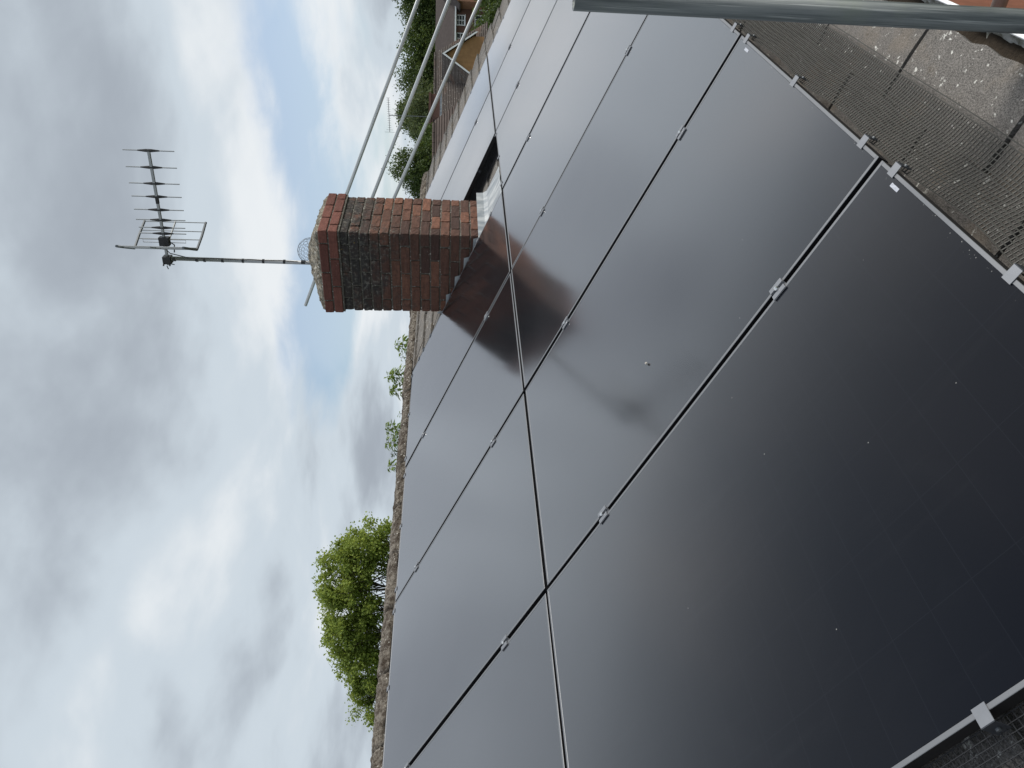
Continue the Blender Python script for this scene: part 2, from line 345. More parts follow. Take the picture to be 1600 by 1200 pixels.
# tiles: five worn slab shapes, one unit wide
def slab_mesh(seed):
    rnd = random.Random(seed); mb = MB(); nx, ny = 9, 4; Ln, th = .265, .021
    top = []; bot = []
    fe = [rnd.uniform(-.004, .003) + (-.010 if rnd.random() < .18 else 0) for _ in range(nx)]
    for j in range(ny):
        for i in range(nx):
            x = i / (nx - 1) * .978 - .489; y = Ln * j / (ny - 1)
            if j == 0: y -= fe[i]
            x += (.004 if i == 0 else -.004 if i == nx - 1 else 0) * (rnd.random() - .3)
            z = -.0223 * (y / GAUGE) + rnd.uniform(-.0018, .0018) - (.004 if j == 0 else 0) - (.003 if i in (0, nx - 1) else 0)
            mb.v.append((x, y, z))
    k = len(mb.v)
    for j in range(ny):
        for i in range(nx):
            x, y, z = mb.v[j * nx + i]; mb.v.append((x, y, z - th))
    for j in range(ny - 1):
        for i in range(nx - 1): q = j * nx + i; mb.f.append((q, q + 1, q + nx + 1, q + nx))
    for i in range(nx - 1): mb.f.append((i, k + i, k + i + 1, i + 1))
    for j in range(ny - 1):
        for i, fl in ((0, 0), (nx - 1, 1)):
            a, b2 = j * nx + i, (j + 1) * nx + i; mb.f.append((a, b2, k + b2, k + a) if not fl else (b2, a, k + a, k + b2))
    return mb.mesh('roof_tile', 'tile')
SLABS = [slab_mesh(s) for s in range(7)]
rest = MB(); dpos = Vector(house.location)
ncourse = int((T_RIDGE - T_EAVE) / GAUGE) + 1
rt_ = random.Random(5); ntile = 0
for k in range(ncourse):
    t = T_EAVE + k * GAUGE
    # eaves joints fall where the photo shows them
    edges = [X0 + rt_.uniform(0, .3)]
    if k == 0: edges = [.985 - .505 * 9 + .505 * i for i in range(1)]
    if k == 1: edges = [1.68 - .455 * 11]
    while edges[-1] < X1 - .25: edges.append(edges[-1] + (.505 if k == 0 and edges[-1] < 3 else .455 if k == 1 and edges[-1] < 3 else rt_.uniform(.40, .52)))
    edges = [e for e in edges if e > X0 + .1]; edges[0] = X0; edges[-1] = X1 + rt_.uniform(-.07, .04)
    for a, b2 in zip(edges, edges[1:]):
        xm, wd = (a + b2) / 2, b2 - a
        nl = NT + .010 + rt_.uniform(-.002, .003)
        seen = (k <= 1 and .2 < xm < 4.6) or (k <= 5 and -1.0 < xm < .35) or (t > .9 and 4.5 < xm < 7.6) or xm > X1 - .75 or (k in (9, 10, 11, 12) and 4.5 < xm < 6.2)
        if seen and ntile < 298:
            o = link('roof_tile', SLABS[rt_.randrange(7)], deck, rw(xm, t + rt_.uniform(-.004, .004), nl), (PHI, 0, rt_.uniform(-.008, .008)), (wd, 1, 1)); ntile += 1
            o.matrix_parent_inverse = Matrix.Identity(4); o.location = Vector(o.location)
        else:
            mat = Matrix.Translation(rw(xm, t, nl)) @ Matrix.Rotation(PHI, 4, 'X') @ Matrix.Rotation(-.108, 4, 'X')
            rest.box((-wd * .4925, 0, -.02), (wd * .4925, .262, 0), mat)
    # back slope
    for a, b2 in zip(edges, edges[1:]):
        xm, wd = (a + b2) / 2, b2 - a; p = rw(xm, t, NT + .01); p.y = 2 * yr - p.y
        rest.box((-wd * .4925, -.262, -.02), (wd * .4925, 0, 0), Matrix.Translation(p) @ Matrix.Rotation(-PHI + .108, 4, 'X'))
ro = rest.build('roof_covering', 'tile', deck, kind='stuff')
dl = Vector(deck.location)
for ch in deck.children: ch.location = Vector(ch.location)            # deck vertices are in world space while the empty carries the offset
# ridge tiles
def ridge_mesh(seed):
    mb = MB(); nx, na = 40, 21; Ln = .452; rad = .118
    for i in range(nx):
        x = Ln * i / (nx - 1)
        for j in range(na):
            a = math.pi * (j / (na - 1)); rr = rad + .014 * noise.noise((x * 9 + seed * 7, a * 3, seed)) + .022 * abs(noise.noise((x * 30 + seed * 5, a * 8, 3)))
            if i in (0, nx - 1): rr -= .03
            elif i in (1, nx - 2): rr -= .008
            mb.v.append((x, rr * math.cos(a) * 1.12, rr * math.sin(a) * .62 - .050))
    for i in range(nx - 1):
        for j in range(na - 1): q = i * na + j; mb.f.append((q, q + 1, q + na + 1, q + na))
    return recalc(mb.mesh('ridge_tile', 'ridge', True))
RID = [ridge_mesh(s) for s in range(6)]
rp = rw(0, T_RIDGE, NT); x = X0; k = 0
while x < X1 - .2:
    link('ridge_tile', RID[k % 6], deck, (x, rp.y, rp.z + random.uniform(-.006, .006)), (0, random.uniform(-.01, .01), random.uniform(-.012, .012)), (min(1, (X1 - x) / .452), 1, 1)); x += .456; k += 1

# ------------------------------------------------------------------ solar panels
PW, PL, PX, PY = 1.133, 1.749, 1.154, 1.768
glassmesh = None
def glass_mesh():
    mb = MB(); nx, ny = 14, 20; a = .010
    for j in range(ny + 1):
        for i in range(nx + 1):
            u, v_ = i / nx, j / ny; sag = .0024 * (1 - (2 * u - 1) ** 2) * (1 - (2 * v_ - 1) ** 4)
            mb.v.append((a + (PW - 2 * a) * u, a + (PL - 2 * a) * v_, -.0016 - sag))
    for j in range(ny):
        for i in range(nx): q = j * (nx + 1) + i; mb.f.append((q, q + 1, q + nx + 2, q + nx + 1))
    return mb.mesh('glass', 'glass', True)
GLASS = glass_mesh()
def bar_mesh(x0, y0, x1, y1):
    mb = MB(); c = .0008
    mb.box((x0, y0, -.032), (x1, y1, -c)); me = mb.mesh('frame_bar', 'frame'); me.materials.append(M['frame_side'])
    b = bmesh.new(); b.from_mesh(me)
    bmesh.ops.bevel(b, geom=[e for e in b.edges if all(v.co.z > -.01 for v in e.verts)], offset=.0008, segments=1, affect='EDGES')
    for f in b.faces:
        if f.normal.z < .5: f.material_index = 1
    b.to_mesh(me); b.free(); return me
FW = .0095
BARS = [bar_mesh(0, 0, FW, PL), bar_mesh(PW - FW, 0, PW, PL), bar_mesh(FW, 0, PW - FW, FW), bar_mesh(FW, PL - FW, PW - FW, PL)]
mb = MB(); mb.box((.003, .003, -.030), (PW - .003, PL - .003, -.0285)); BACK = mb.mesh('backsheet', 'frame_side')
# mid clamp: a top hat straddling the gap
mb = MB(); mb.box((-.022, -.0235, .0002), (-.0095, .0235, .0042)); mb.box((.0095, -.0235, .0002), (.022, .0235, .0042)); mb.box((-.0095, -.0235, -.012), (-.0060, .0235, .0042)); mb.box((.0060, -.0235, -.012), (.0095, .0235, .0042)); mb.box((-.0060, -.0235, -.012), (.0060, .0235, -.006))
CLAMP = mb.mesh('mid_clamp', 'clip')
mb = MB(); mb.tube([(0, 0, -.0058), (0, 0, .0085)], .0062, 12); mb.tube([(0, 0, .0085), (0, 0, .0120)], [.0062, .0040], 12); BOLT = mb.mesh('bolt', 'steel')
# mesh clip: bright plate folded over the frame, dark foot with a screw below
mb = MB(); mb.box((-.0135, -.017, .0003), (.0135, .0135, .0018)); CLIP = mb.mesh('mesh_clip', 'clip')
mb = MB(); mb.prism([(-.0135, -.0190, .0018), (-.0135, -.0170, .0018), (-.0135, -.0200, -.034), (-.0135, -.0222, -.034)], (.027, 0, 0)); FOOT = mb.mesh('clip_foot', 'clip_dark')
mb = MB(); mb.tube([(0, -.0200, -.018), (0, -.0240, -.0185)], .0045, 10); SCREW = mb.mesh('screw', 'alu_dull')
def add_clip(parent, x, y, rz):
    o = link('mesh_clip', CLIP, parent, (x, y, 0), (0, 0, rz)); link('clip_foot', FOOT, o); link('screw', SCREW, o); return o
def add_clamp(parent, x, y):
    o = link('mid_clamp', CLAMP, parent, (x, y, 0), (0, 0, random.uniform(-.06, .06))); link('bolt', BOLT, o); return o
ORD = ['nearest', 'second', 'third', 'fourth', 'fifth', 'sixth', 'farthest']
panels = {}
LIFT = {(1, 0): .004, (0, 0): .003, (2, 1): .002, (5, 1): .003, (6, 0): .004}
for row in (0, 1):
    for c in range(7):
        if row == 1 and c == 4: continue                              # the chimney stands here
        if row == 0: lab = ('nearest black solar panel of the row beside the wire mesh at the eaves' if c == 0 else
                            'farthest black solar panel of the row beside the eaves' if c == 6 else ORD[c] + ' black solar panel from the camera in the row beside the eaves')
        else: lab = {0: 'nearest black solar panel of the row under the mossy ridge', 1: 'second black solar panel from the camera in the row under the mossy ridge',
                     2: 'third black solar panel from the camera in the row under the mossy ridge', 3: 'ridge row black solar panel against the near side of the brick chimney',
                     5: 'ridge row black solar panel just beyond the brick chimney and dark mesh', 6: 'farthest black solar panel of the ridge row beside the roof edge'}[c]
        s0, t0 = c * PX + .0105, (-PY if row == 0 else 0) + .0095
        th = thing('solar_panel', lab, 'solar panel', rw(s0, t0, 0), (PHI + random.uniform(-.0012, .0012), random.uniform(-.0015, .0015), 0), 'black solar panels on the roof')
        panels[c, row] = th
        link('glass', GLASS, th); link('backsheet', BACK, th)
        for b in BARS: link('frame_bar', b, th)
        if c < 6 and not (row == 1 and c == 3):
            for t in ((-1.367, -.42) if row == 0 else (.348, 1.40)):
                add_clamp(th, PW + .010, t - t0 + random.uniform(-.004, .004))
        for x in (.085, .59, 1.075):
            x += random.uniform(-.008, .008)
            if row == 0: add_clip(th, x, 0, 0)
            if row == 1 or c == 4: add_clip(th, x, PL, math.pi)
        if row == 1 and c == 3 or c == 6:
            for y in (.19, .42, .95, 1.35, 1.50, 1.60): add_clip(th, PW, y, math.pi / 2)
        if row == 1 and c == 5:
            for y in (.35, .9, 1.4): add_clip(th, 0, y, -math.pi / 2)
        if c == 0:
            for y in ((.487, 1.2) if row == 0 else (.5, 1.3)): add_clip(th, 0, y, -math.pi / 2)
        if row == 0 and c in (0, 1):
            mb = MB(); x = 1.040; mb.box((x - .03, .0205, -.0012), (x + .006, .0295, -.0009)); mb.build('serial_sticker', 'sticker', th)
# a grain of grit on the glass
mb = MB(); me = bpy.data.meshes.new('pebble'); b = bmesh.new(); bmesh.ops.create_icosphere(b, subdivisions=2, radius=.0048)
for v in b.verts: v.co *= 1 + .25 * noise.noise(v.co * 400)
b.to_mesh(me); b.free(); me.materials.append(M['stone'])
tag(link('pebble', me, None, rw(1.5, -.82, .0015)), 'tiny pale pebble lying on the black glass', 'pebble')

# ------------------------------------------------------------------ bird mesh
def wire_sheet(name, label, length, prof, wave, place, matname, pitch=.0127, r=.0009, seglen=.03):
    """welded mesh: long wires follow the profile points, cross wires join them"""
    mb = MB(); n = int(length / seglen); prof = [Vector((0, *p)) for p in prof]
    acc = [0]
    for a, b2 in zip(prof, prof[1:]): acc.append(acc[-1] + (b2 - a).length)
    def at(d):
        for i in range(len(prof) - 1):
            if d <= acc[i + 1] or i == len(prof) - 2:
                f = (d - acc[i]) / (acc[i + 1] - acc[i]); return prof[i].lerp(prof[i + 1], f)
    nl = int(acc[-1] / pitch)
    def pt(x, d): q = at(d); return place(x, q.y, q.z, d / acc[-1], wave)
    for k in range(nl + 1): mb.tube([pt(i * length / n, k * pitch) for i in range(n + 1)], r, 4, False)
    for i in range(int(length / pitch) + 1):
        x = i * pitch; mb.tube([pt(x, k * pitch * 2) - Vector((0, 0, r * .9)) for k in range(nl // 2 + 1)] , r * 1.15, 4, False)
    return tag(mb.build(name, matname), label, 'wire mesh')
def wav(x):                                                           # the free edge bows out between the clips
    c = x % PX; ks = (.0, .095, .6, 1.085, PX)
    for a, b2 in zip(ks, ks[1:]):
        if a <= c <= b2: f = (c - a) / (b2 - a); return math.sin(math.pi * f) ** 1.4 * min(1, (b2 - a) / .4) * (1 + .5 * noise.noise((x * 1.3, 0, 5)))
    return 0
def place_eave(x, t, n, d, wave):
    k = wav(x) * (1 - d) ** 1.5
    return rw(x, t - .013 * k + .004 * noise.noise((x * 2.2, d * 2, 0)) , n - .010 * k + .006 * noise.noise((x * 3, d * 3, 9)) * d)
wire_sheet('bird_mesh', 'olive grey wire mesh closing the gap between panels and eaves tiles', 8.08, [(-1.766, -.018), (-1.792, -.030), (-1.84, -.062), (-1.88, -.080), (-1.935, -.0870)], 1, place_eave, 'wire', .0122, .00145)
def place_gap(x, a, n, d, wave): return rw(5.795 - a - .0, .03 + x, n + .003 * noise.noise((x * 4, d * 3, 2)))
wire_sheet('bird_mesh', 'black wire mesh under the panel edge beyond the chimney', 1.70, [(.0, -.012), (.012, -.05), (.03, -.085), (.10, -.092)], 0, place_gap, 'wire_black', .0095, .0015)
def place_left(x, a, n, d, wave): return rw(.004 - a, -1.76 + x, n + .004 * noise.noise((x * 4, d * 3, 2)))
wire_sheet('bird_mesh', 'black wire mesh hanging from the nearest panel edge at the corner', 3.5, [(.0, -.026), (.05, -.040), (.085, -.075), (.15, -.086)], 0, place_left, 'wire_black', .0127)

# ------------------------------------------------------------------ chimney
CX0, CX1, CY0, CY1, CZT = 4.66, 5.285, .388, 1.064, 1.331
chim = thing('chimney', 'square red brick chimney with soot stains and lead flashing rising from the panels', 'chimney', (0, 0, 0))
def brick_mesh(lx, seed, ly=.1025, lz=.065, mat='brick', rough=.0022):
    me = bpy.data.meshes.new('brick'); b = bmesh.new(); bmesh.ops.create_cube(b, size=1)
    for v in b.verts: v.co.x *= lx; v.co.y *= ly; v.co.z *= lz
    bmesh.ops.bevel(b, geom=b.edges[:], offset=.0045, segments=1, affect='EDGES')
    le = [e for e in b.edges if e.calc_length() > .05]; bmesh.ops.subdivide_edges(b, edges=le, cuts=2, use_grid_fill=True)
    rnd = random.Random(seed); hx, hy, hz = lx / 2, ly / 2, lz / 2
    for v in b.verts:
        corner = (abs(v.co.x) > hx - .006) + (abs(v.co.y) > hy - .006) + (abs(v.co.z) > hz - .006)
        v.co += Vector((rnd.uniform(-1, 1), rnd.uniform(-1, 1), rnd.uniform(-1, 1))) * rough * .7
        if corner >= 2 and rnd.random() < .35: v.co *= 1 - rnd.uniform(.0, .014 if corner == 2 else .03) * (rough / .0034)
    b.to_mesh(me); b.free(); me.materials.append(M[mat]); return me
cache = {}
def put_brick(p, lx, along, mat):
    key = (round(lx, 3), random.randrange(3), mat)
    if key not in cache: cache[key] = brick_mesh(lx, len(cache), mat=mat, rough=.0034 if mat == 'brick' else .0016)
    j = .0032 if mat == 'brick' else .001
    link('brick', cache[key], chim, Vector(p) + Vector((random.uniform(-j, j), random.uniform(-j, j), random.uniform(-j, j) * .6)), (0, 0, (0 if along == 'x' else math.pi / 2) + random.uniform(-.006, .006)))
ncs = 19; H = .1025 / 2
for k in range(ncs):
    zc = CZT - .075 * k - .0325; ov = .016 if k < 2 else 0; mat = 'brick_cap' if k < 2 else 'brick'
    x0, x1, y0, y1 = CX0 - ov, CX1 + ov, CY0 - ov, CY1 + ov
    if k % 2 == 0:      # corner bricks lie along X: headers on the X faces
        W = x1 - x0; ms = W - 2 * .215 - .02
        for y in (y0 + H, y1 - H):
            put_brick((x0 + .1075, y, zc), .215, 'x', mat); put_brick(((x0 + x1) / 2, y, zc), ms, 'x', mat); put_brick((x1 - .1075, y, zc), .215, 'x', mat)
        D = y1 - y0 - 2 * .1025 - .02; ln = (D - .01) / 2
        for x in (x0 + H, x1 - H):
            put_brick((x, y0 + .1125 + ln / 2, zc), ln, 'y', mat); put_brick((x, y1 - .1125 - ln / 2, zc), ln, 'y', mat)
    else:
        D = y1 - y0; ln = (D - .02) / 3
        for x in (x0 + H, x1 - H):
            for i in range(3): put_brick((x, y0 + ln / 2 + i * (ln + .01), zc), ln, 'y', mat)
        W = x1 - x0 - 2 * .1025 - .02; ms = (W - .01) / 2
        for y in (y0 + H, y1 - H):
            put_brick((x0 + .1125 + ms / 2, y, zc), ms, 'x', mat); put_brick((x1 - .1125 - ms / 2, y, zc), ms, 'x', mat)
mb = MB(); mb.box((CX0 + .0085, CY0 + .0085, -.16), (CX1 - .0085, CY1 - .0085, CZT - .155)); mb.box((CX0 - .008, CY0 - .008, CZT - .1545), (CX1 + .008, CY1 + .008, CZT - .004)); mb.build('mortar_core', 'mortar', chim)
# flaunching: a lumpy mound of mortar
mb = MB(); n = 44
for j in range(n + 1):
    for i in range(n + 1):
        u, v_ = i / n, j / n; x = CX0 - .010 + (CX1 - CX0 + .02) * u; y = CY0 - .010 + (CY1 - CY0 + .02) * v_
        e = min(1, 2.4 * min(u, 1 - u)) ; e2 = min(1, 2.4 * min(v_, 1 - v_)); h = min(e, e2); h = .128 * (h ** .8)
        h += .012 * noise.noise((x * 22, y * 22, 0)) * (0 if h < .01 else 1) + .012 * abs(noise.noise((x * 60, y * 60, 3)))
        edge = u in (0, 1) or v_ in (0, 1)
        mb.v.append((x, y, CZT - .006 if edge else CZT + .006 + max(h, .004)))
for j in range(n):
    for i in range(n): q = j * (n + 1) + i; mb.f.append((q, q + 1, q + n + 2, q + n + 1))
mb.build('flaunching', 'flaunching', chim)
# flashings
zroof = lambda y: (y + sn * (NT + .012)) / cp * sn + cp * (NT + .012)   # height of the tiles at world y
for k in range(6):
    zt = .28 + .075 * k; yl = CY0 + .02 + .163 * k - .03; yh = min(yl + .19, CY1 + .012)
    zb = zroof(yl) - .02; xo = CX0 - .0035 - .0012 * (k % 2)
    zt = zroof(yl) + .135
    if yl > CY1: break
    mb = MB(); mb.prism([(xo, yl - .02, zb), (xo, yl + .035, zt), (xo, yh, zt + .004), (xo, yh, zb + .06)], (.0022, 0, 0)); recalc(mb.build('step_flashing', 'lead', chim).data)
mb = MB(); yy = CY0 - .004                                             # apron: upstand, fold and skirt dressed over the tiles
rows = []
for j, (dy, dz) in enumerate(((.0, .085), (-.001, .06), (-.002, .03), (-.02, .008), (-.09, .004), (-.17, .004), (-.235, .006))):
    row = []
    for i in range(25):
        x = CX0 - .06 + (CX1 - CX0 + .20) * i / 24; y = yy + dy; z = zroof(y) + dz if j > 1 else zroof(yy) + dz
        z += .006 * noise.noise((x * 9, y * 14, 2)) * (1 if j > 2 else 0); y += .003 * noise.noise((x * 12, z * 12, 7)); row.append((x, y, z + .012))
    rows.append(row)
for a, b2 in zip(rows, rows[1:]):
    for i in range(24): mb.quad(a[i], a[i + 1], b2[i + 1], b2[i])
mb.build('apron_flashing', 'lead', chim, True)

# wire balloon guard over the flue
b = bmesh.new(); bmesh.ops.create_icosphere(b, subdivisions=3, radius=.103); b.faces.ensure_lookup_table(); mb = MB()
cg = Vector((4.95, .705, 1.452))
for e in b.edges:
    if len(e.link_faces) == 2:
        a, c2 = [f.calc_center_median().normalized() * .103 for f in e.link_faces]
        if a.z > -.03 and c2.z > -.03: mb.tube([cg + a, cg + c2], .0011, 4, False)
b.free(); tag(mb.build('chimney_guard', 'alu_dull'), 'domed wire cage on top of the chimney beside the mast', 'chimney guard')

# ------------------------------------------------------------------ television aerial on its mast
ant = thing('tv_aerial', 'large television aerial with grid reflector on mast above the brick chimney', 'aerial', (4.95, .812, 1.42))
AB = Vector((4.95, .812, 1.42)); zp = lambda px: 1.493 + (480 - px) * .004912 - AB.z
mb = MB(); mb.tube([(0, 0, 0), (.004, -.008, zp(258))], .0165, 12); mast = mb.build('mast', 'alu', ant, True)
for px, h in ((272, .02), (307, .018), (319, .016), (347, .018), (379, .016), (411, .016), (444, .016), (474, .03)):
    z = zp(px); mb = MB(); mb.tube([(0, -.004, z - h / 2), (0, -.004, z + h / 2)], .0178, 12); mb.build('tape_band', 'plastic_black', mast)
mb = MB(); mb.tube([(-.012, -.014, zp(466)), (-.015, -.022, zp(440)), (-.014, -.02, zp(411)), (-.017, -.026, zp(390)), (-.014, -.02, zp(379)), (-.018, -.03, zp(330)), (-.014, -.02, zp(300)), (-.01, -.06, zp(268)), (.005, -.11, zp(259))], .0035, 6); mb.build('cable', 'plastic_black', mast)
bd = Vector((.143, -.9897, 0)); zb = zp(261.5)
mb = MB()
mt = Matrix.Translation((0, 0, zb)) @ Matrix.Rotation(math.atan2(bd.y, bd.x), 4, 'Z')
mb.box((-.045, -.009, -.009), (.845, .009, .009), mt); boom = mb.build('boom', 'alu', ant)
mb = MB(); mb.box((.445, -.0105, -.0105), (.495, .0105, .0105), mt); mb.build('boom_joiner', 'plastic_black', ant)
mb = MB(); mb.box((-.03, -.032, -.03), (.028, .032, .03), mt); mb.tube([(.03, -.02, zb + .022), (-.05, .03, zb + .024)], .006, 8); mb.tube([(.03, -.02, zb - .022), (-.05, .03, zb - .024)], .006, 8); mb.build('mast_clamp', 'plastic_black', ant)
mb = MB(); mb.tube([(-.03, .02, zb - .02), (-.045, .02, zb - .06)], .004, 6); mb.tube([(-.02, .045, zb + .01), (-.03, .07, zb + .0)], .004, 6); mb.build('clamp_bolt', 'alu_dull', ant)
for d in (.838, .716, .596, .497, .396, .317, .256, .21):
    p = bd * d + Vector((0, 0, zb)); hl = .182 if d > .3 else .172
    mb = MB(); mb.tube([p - Vector((0, 0, hl)), p + Vector((0, 0, hl))], .0042, 6); el = mb.build('director', 'alu', ant)
    mb = MB(); mb.tube([p - Vector((0, 0, .078)), p - Vector((0, 0, .02)), p + Vector((0, 0, .02)), p + Vector((0, 0, .078))], [.0048, .0115, .0115, .0048], 8); mb.build('insulator', 'plastic_black', el)
pd = bd * .150 + Vector((0, 0, zb)); side = Vector((bd.y, -bd.x, 0))
mb = MB(); mb.box((.115, -.024, -.038), (.182, .024, .036), mt); mb.tube([bd * .15 + Vector((0, 0, zb - .03)), bd * .12 + Vector((0, 0, zb - .07)), bd * .06 + Vector((0, 0, zb - .06))], .005, 6); mb.build('dipole_box', 'plastic_black', ant)
for s in (-1, 1):
    a = pd + Vector((0, 0, .035 * s)); c2 = pd + Vector((0, 0, .16 * s)); o2 = bd * .012
    mb = MB(); mb.tube([a - o2, c2 - o2, c2 + o2, a + o2], .0028, 6); mb.build('dipole', 'alu', ant)
for sg in (1, -1):
    ang = math.atan2(bd.y, bd.x) + R(69) * sg; wd = Vector((math.cos(ang), math.sin(ang), 0)); h0 = bd * .085 + Vector((0, 0, zb))
    wing = []
    mb = MB(); mb.tube([h0, h0 + wd * .325 + bd * .006], .007, 6); wg = mb.build('reflector_arm', 'alu', ant)
    for s in (-1, 1):
        mb = MB(); mb.tube([h0 + wd * .005 + Vector((0, 0, .235 * s)), h0 + wd * .16 + bd * .003 + Vector((0, 0, .240 * s)), h0 + wd * .32 + bd * .008 + Vector((0, 0, .238 * s))], .0105, 6); mb.build('reflector_edge', 'alu_dull', wg)
    for f in (.02, .115, .21, .312):
        q = h0 + wd * f + bd * (.008 * (f / .275) ** 2); mb = MB(); mb.tube([q - Vector((0, 0, .238)), q + Vector((0, 0, .238))], .0038, 6); mb.build('reflector_rod', 'alu', wg)

# ------------------------------------------------------------------ scaffold
def pipe(name, label, a, b, group=None, seg=28):
    a, b = Vector(a), Vector(b); d = (b - a); mb = MB(); ln = d.length; r0, r1 = .02415, .0205
    k = 0
    for z in (0, ln):
        for r in (r0, r1):
            for j in range(seg): an = 2 * math.pi * j / seg; mb.v.append((r * math.cos(an), r * math.sin(an), z))
    for j in range(seg):
        j2 = (j + 1) % seg
        mb.f += [(j, j2, 2 * seg + j2, 2 * seg + j), (seg + j2, seg + j, 3 * seg + j, 3 * seg + j2), (j2, j, seg + j, seg + j2), (2 * seg + j, 2 * seg + j2, 3 * seg + j2, 3 * seg + j)]
    me = mb.mesh(name, 'galv' if 'pole' in name else 'galv_lit', True)
    for p in me.polygons: p.use_smooth = abs(p.normal.z) < .5
    o = link(name, me, None, a); o.rotation_euler = d.to_track_quat('Z', 'Y').to_euler(); return tag(o, label, 'scaffold pole', group)
GRP = 'galvanised scaffold tubes'
pipe('scaffold_pole', 'thick grey scaffold tube standing upright close to the camera at the eaves', (1.046, -1.966, GROUND), (1.1345, -1.945, .112), GRP)
XR = 9.80
for (t0, n0, t1, n1, lab) in ((-2.6, .790, 4.93, .785, 'slanting scaffold guard rail farthest from the roof, its end showing left of the chimney top'),
                              (-2.6, .452, 3.85, .438, 'middle one of three slanting scaffold guard rails beyond the chimney'),
                              (-2.6, .055, 3.8, .180, 'slanting scaffold guard rail nearest the roof beyond the chimney')):
    pipe('scaffold_rail', lab, rw(XR, t0, n0), rw(XR, t1, n1), GRP)
pp = rw(XR + .055, 3.62, .1)
pipe('scaffold_pole', 'upright scaffold tube hidden behind the brick chimney carrying the guard rails', (pp.x, pp.y, GROUND), (pp.x, pp.y, pp.z + .55), GRP)
pq = rw(XR + .055, -2.3, .1)
pipe('scaffold_pole', 'upright scaffold tube past the far eaves corner carrying the guard rails', (pq.x, pq.y, GROUND), (pq.x, pq.y, pq.z + .85), GRP)
pipe('scaffold_transom', 'dark short scaffold tube running under the gutter to the brick wall', (2.20, -2.9, -1.50), (2.20, -1.665, -1.50), GRP)

# ------------------------------------------------------------------ vegetation
def tree(name, label, cat, base, lobes, nclump, per, leaf, mat, spread=.28, group=None, trunk_r=.16, branches=26, seed=1, up_bias=.35, solid=.5):
    rnd = random.Random(seed); base = Vector(base)
    th = thing(name, label, cat, base, group=group)
    tot = sum(a[1][0] * a[1][1] * a[1][2] for a in lobes); cl = []
    for c, rr in lobes:
        c = Vector(c)
        for _ in range(max(2, int(nclump * rr[0] * rr[1] * rr[2] / tot))):
            d = Vector((rnd.gauss(0, 1), rnd.gauss(0, 1), rnd.gauss(0, 1))).normalized(); q = rnd.uniform(solid ** 3, 1) ** (1 / 3) * rnd.uniform(.86, 1.10)
            cl.append((c + Vector((d.x * rr[0], d.y * rr[1], d.z * rr[2])) * q - base, d))
    mb = MB(); mb.tint = []
    for p, d in cl:
        k = rnd.uniform(.15, .85); sz = rnd.uniform(.6, 1.3)
        for _ in range(int(per * rnd.uniform(.5, 1.5))):
            q = p + Vector((rnd.gauss(0, 1), rnd.gauss(0, 1), rnd.gauss(0, .8))) * spread * sz
            nrm = (Vector((rnd.gauss(0, 1), rnd.gauss(0, 1), rnd.gauss(0, 1))) * .7 + d * .3 + Vector((0, 0, up_bias))).normalized()
            a = nrm.orthogonal().normalized(); a.rotate(Matrix.Rotation(rnd.uniform(0, 6.28), 3, nrm)); b2 = nrm.cross(a)
            l = leaf * rnd.uniform(.6, 1.35); wv_ = l * rnd.uniform(.28, .42)
            mb.quad(q - a * l * .5, q + b2 * wv_ + nrm * l * .06, q + a * l * .5 - nrm * l * .08, q - b2 * wv_ + nrm * l * .06)
            mb.tint.append(min(1, max(0, k + rnd.uniform(-.25, .25))))
    mb.build('crown', mat, th)
    mb = MB(); cen = sum((Vector(c) for c, _ in lobes), Vector()) / len(lobes) - base
    low = min(c[2] - r_[2] for c, r_ in lobes) - base.z; th_ = max(low, .3 * cen.z)
    fork = Vector((cen.x * .35, cen.y * .35, th_ * .72)); mb.tube([(0, 0, -.1), fork * .5 + Vector((.05, .03, 0)) * cen.z * .1, fork], [trunk_r * 1.25, trunk_r, trunk_r * .8], 8)
    for c, rr in lobes:
        c = Vector(c) - base; mid_ = fork.lerp(c, .5) + Vector((rnd.uniform(-.1, .1), rnd.uniform(-.1, .1), .12)) * rr[2]
        mb.tube([fork, mid_, c], [trunk_r * .6, trunk_r * .38, trunk_r * .22], 6)
        near = [q for q in cl if (q[0] - c).length < max(rr) * 1.2]
        for q, d in rnd.sample(near, min(branches, len(near))):
            st_ = mid_.lerp(c, rnd.uniform(.2, 1)); mb.tube([st_, st_.lerp(q, .5) + Vector((0, 0, rnd.uniform(-.05, .15))) * rr[2] * .5, q], [trunk_r * .17, trunk_r * .10, trunk_r * .05], 4, False)
    mb.build('trunk', 'bark', th, True); return th
BT = [((13.3, 22.7, 2.35), (.55, .55, .55)), ((13.75, 22.15, 2.75), (.75, .75, .75)), ((14.4, 21.4, 3.1), (.95, .95, .90)), ((14.95, 20.7, 3.35), (1.0, 1.0, 1.1)),
      ((15.6, 19.9, 3.55), (1.05, 1.05, 1.05)), ((16.2, 19.0, 3.75), (1.05, 1.05, .98)), ((16.65, 18.5, 3.35), (.85, .85, 1.0)), ((17.0, 17.95, 2.65), (.7, .7, .65)), ((15.4, 20.0, .35), (1.9, 1.9, 1.2))]
tree('broadleaf_tree', 'bright green leafy tree rising behind the mossy ridge', 'tree', (15.6, 19.9, GROUND), BT, 900, 84, .090, 'leaf_bright', .130, trunk_r=.12, branches=40, seed=4, solid=.55)
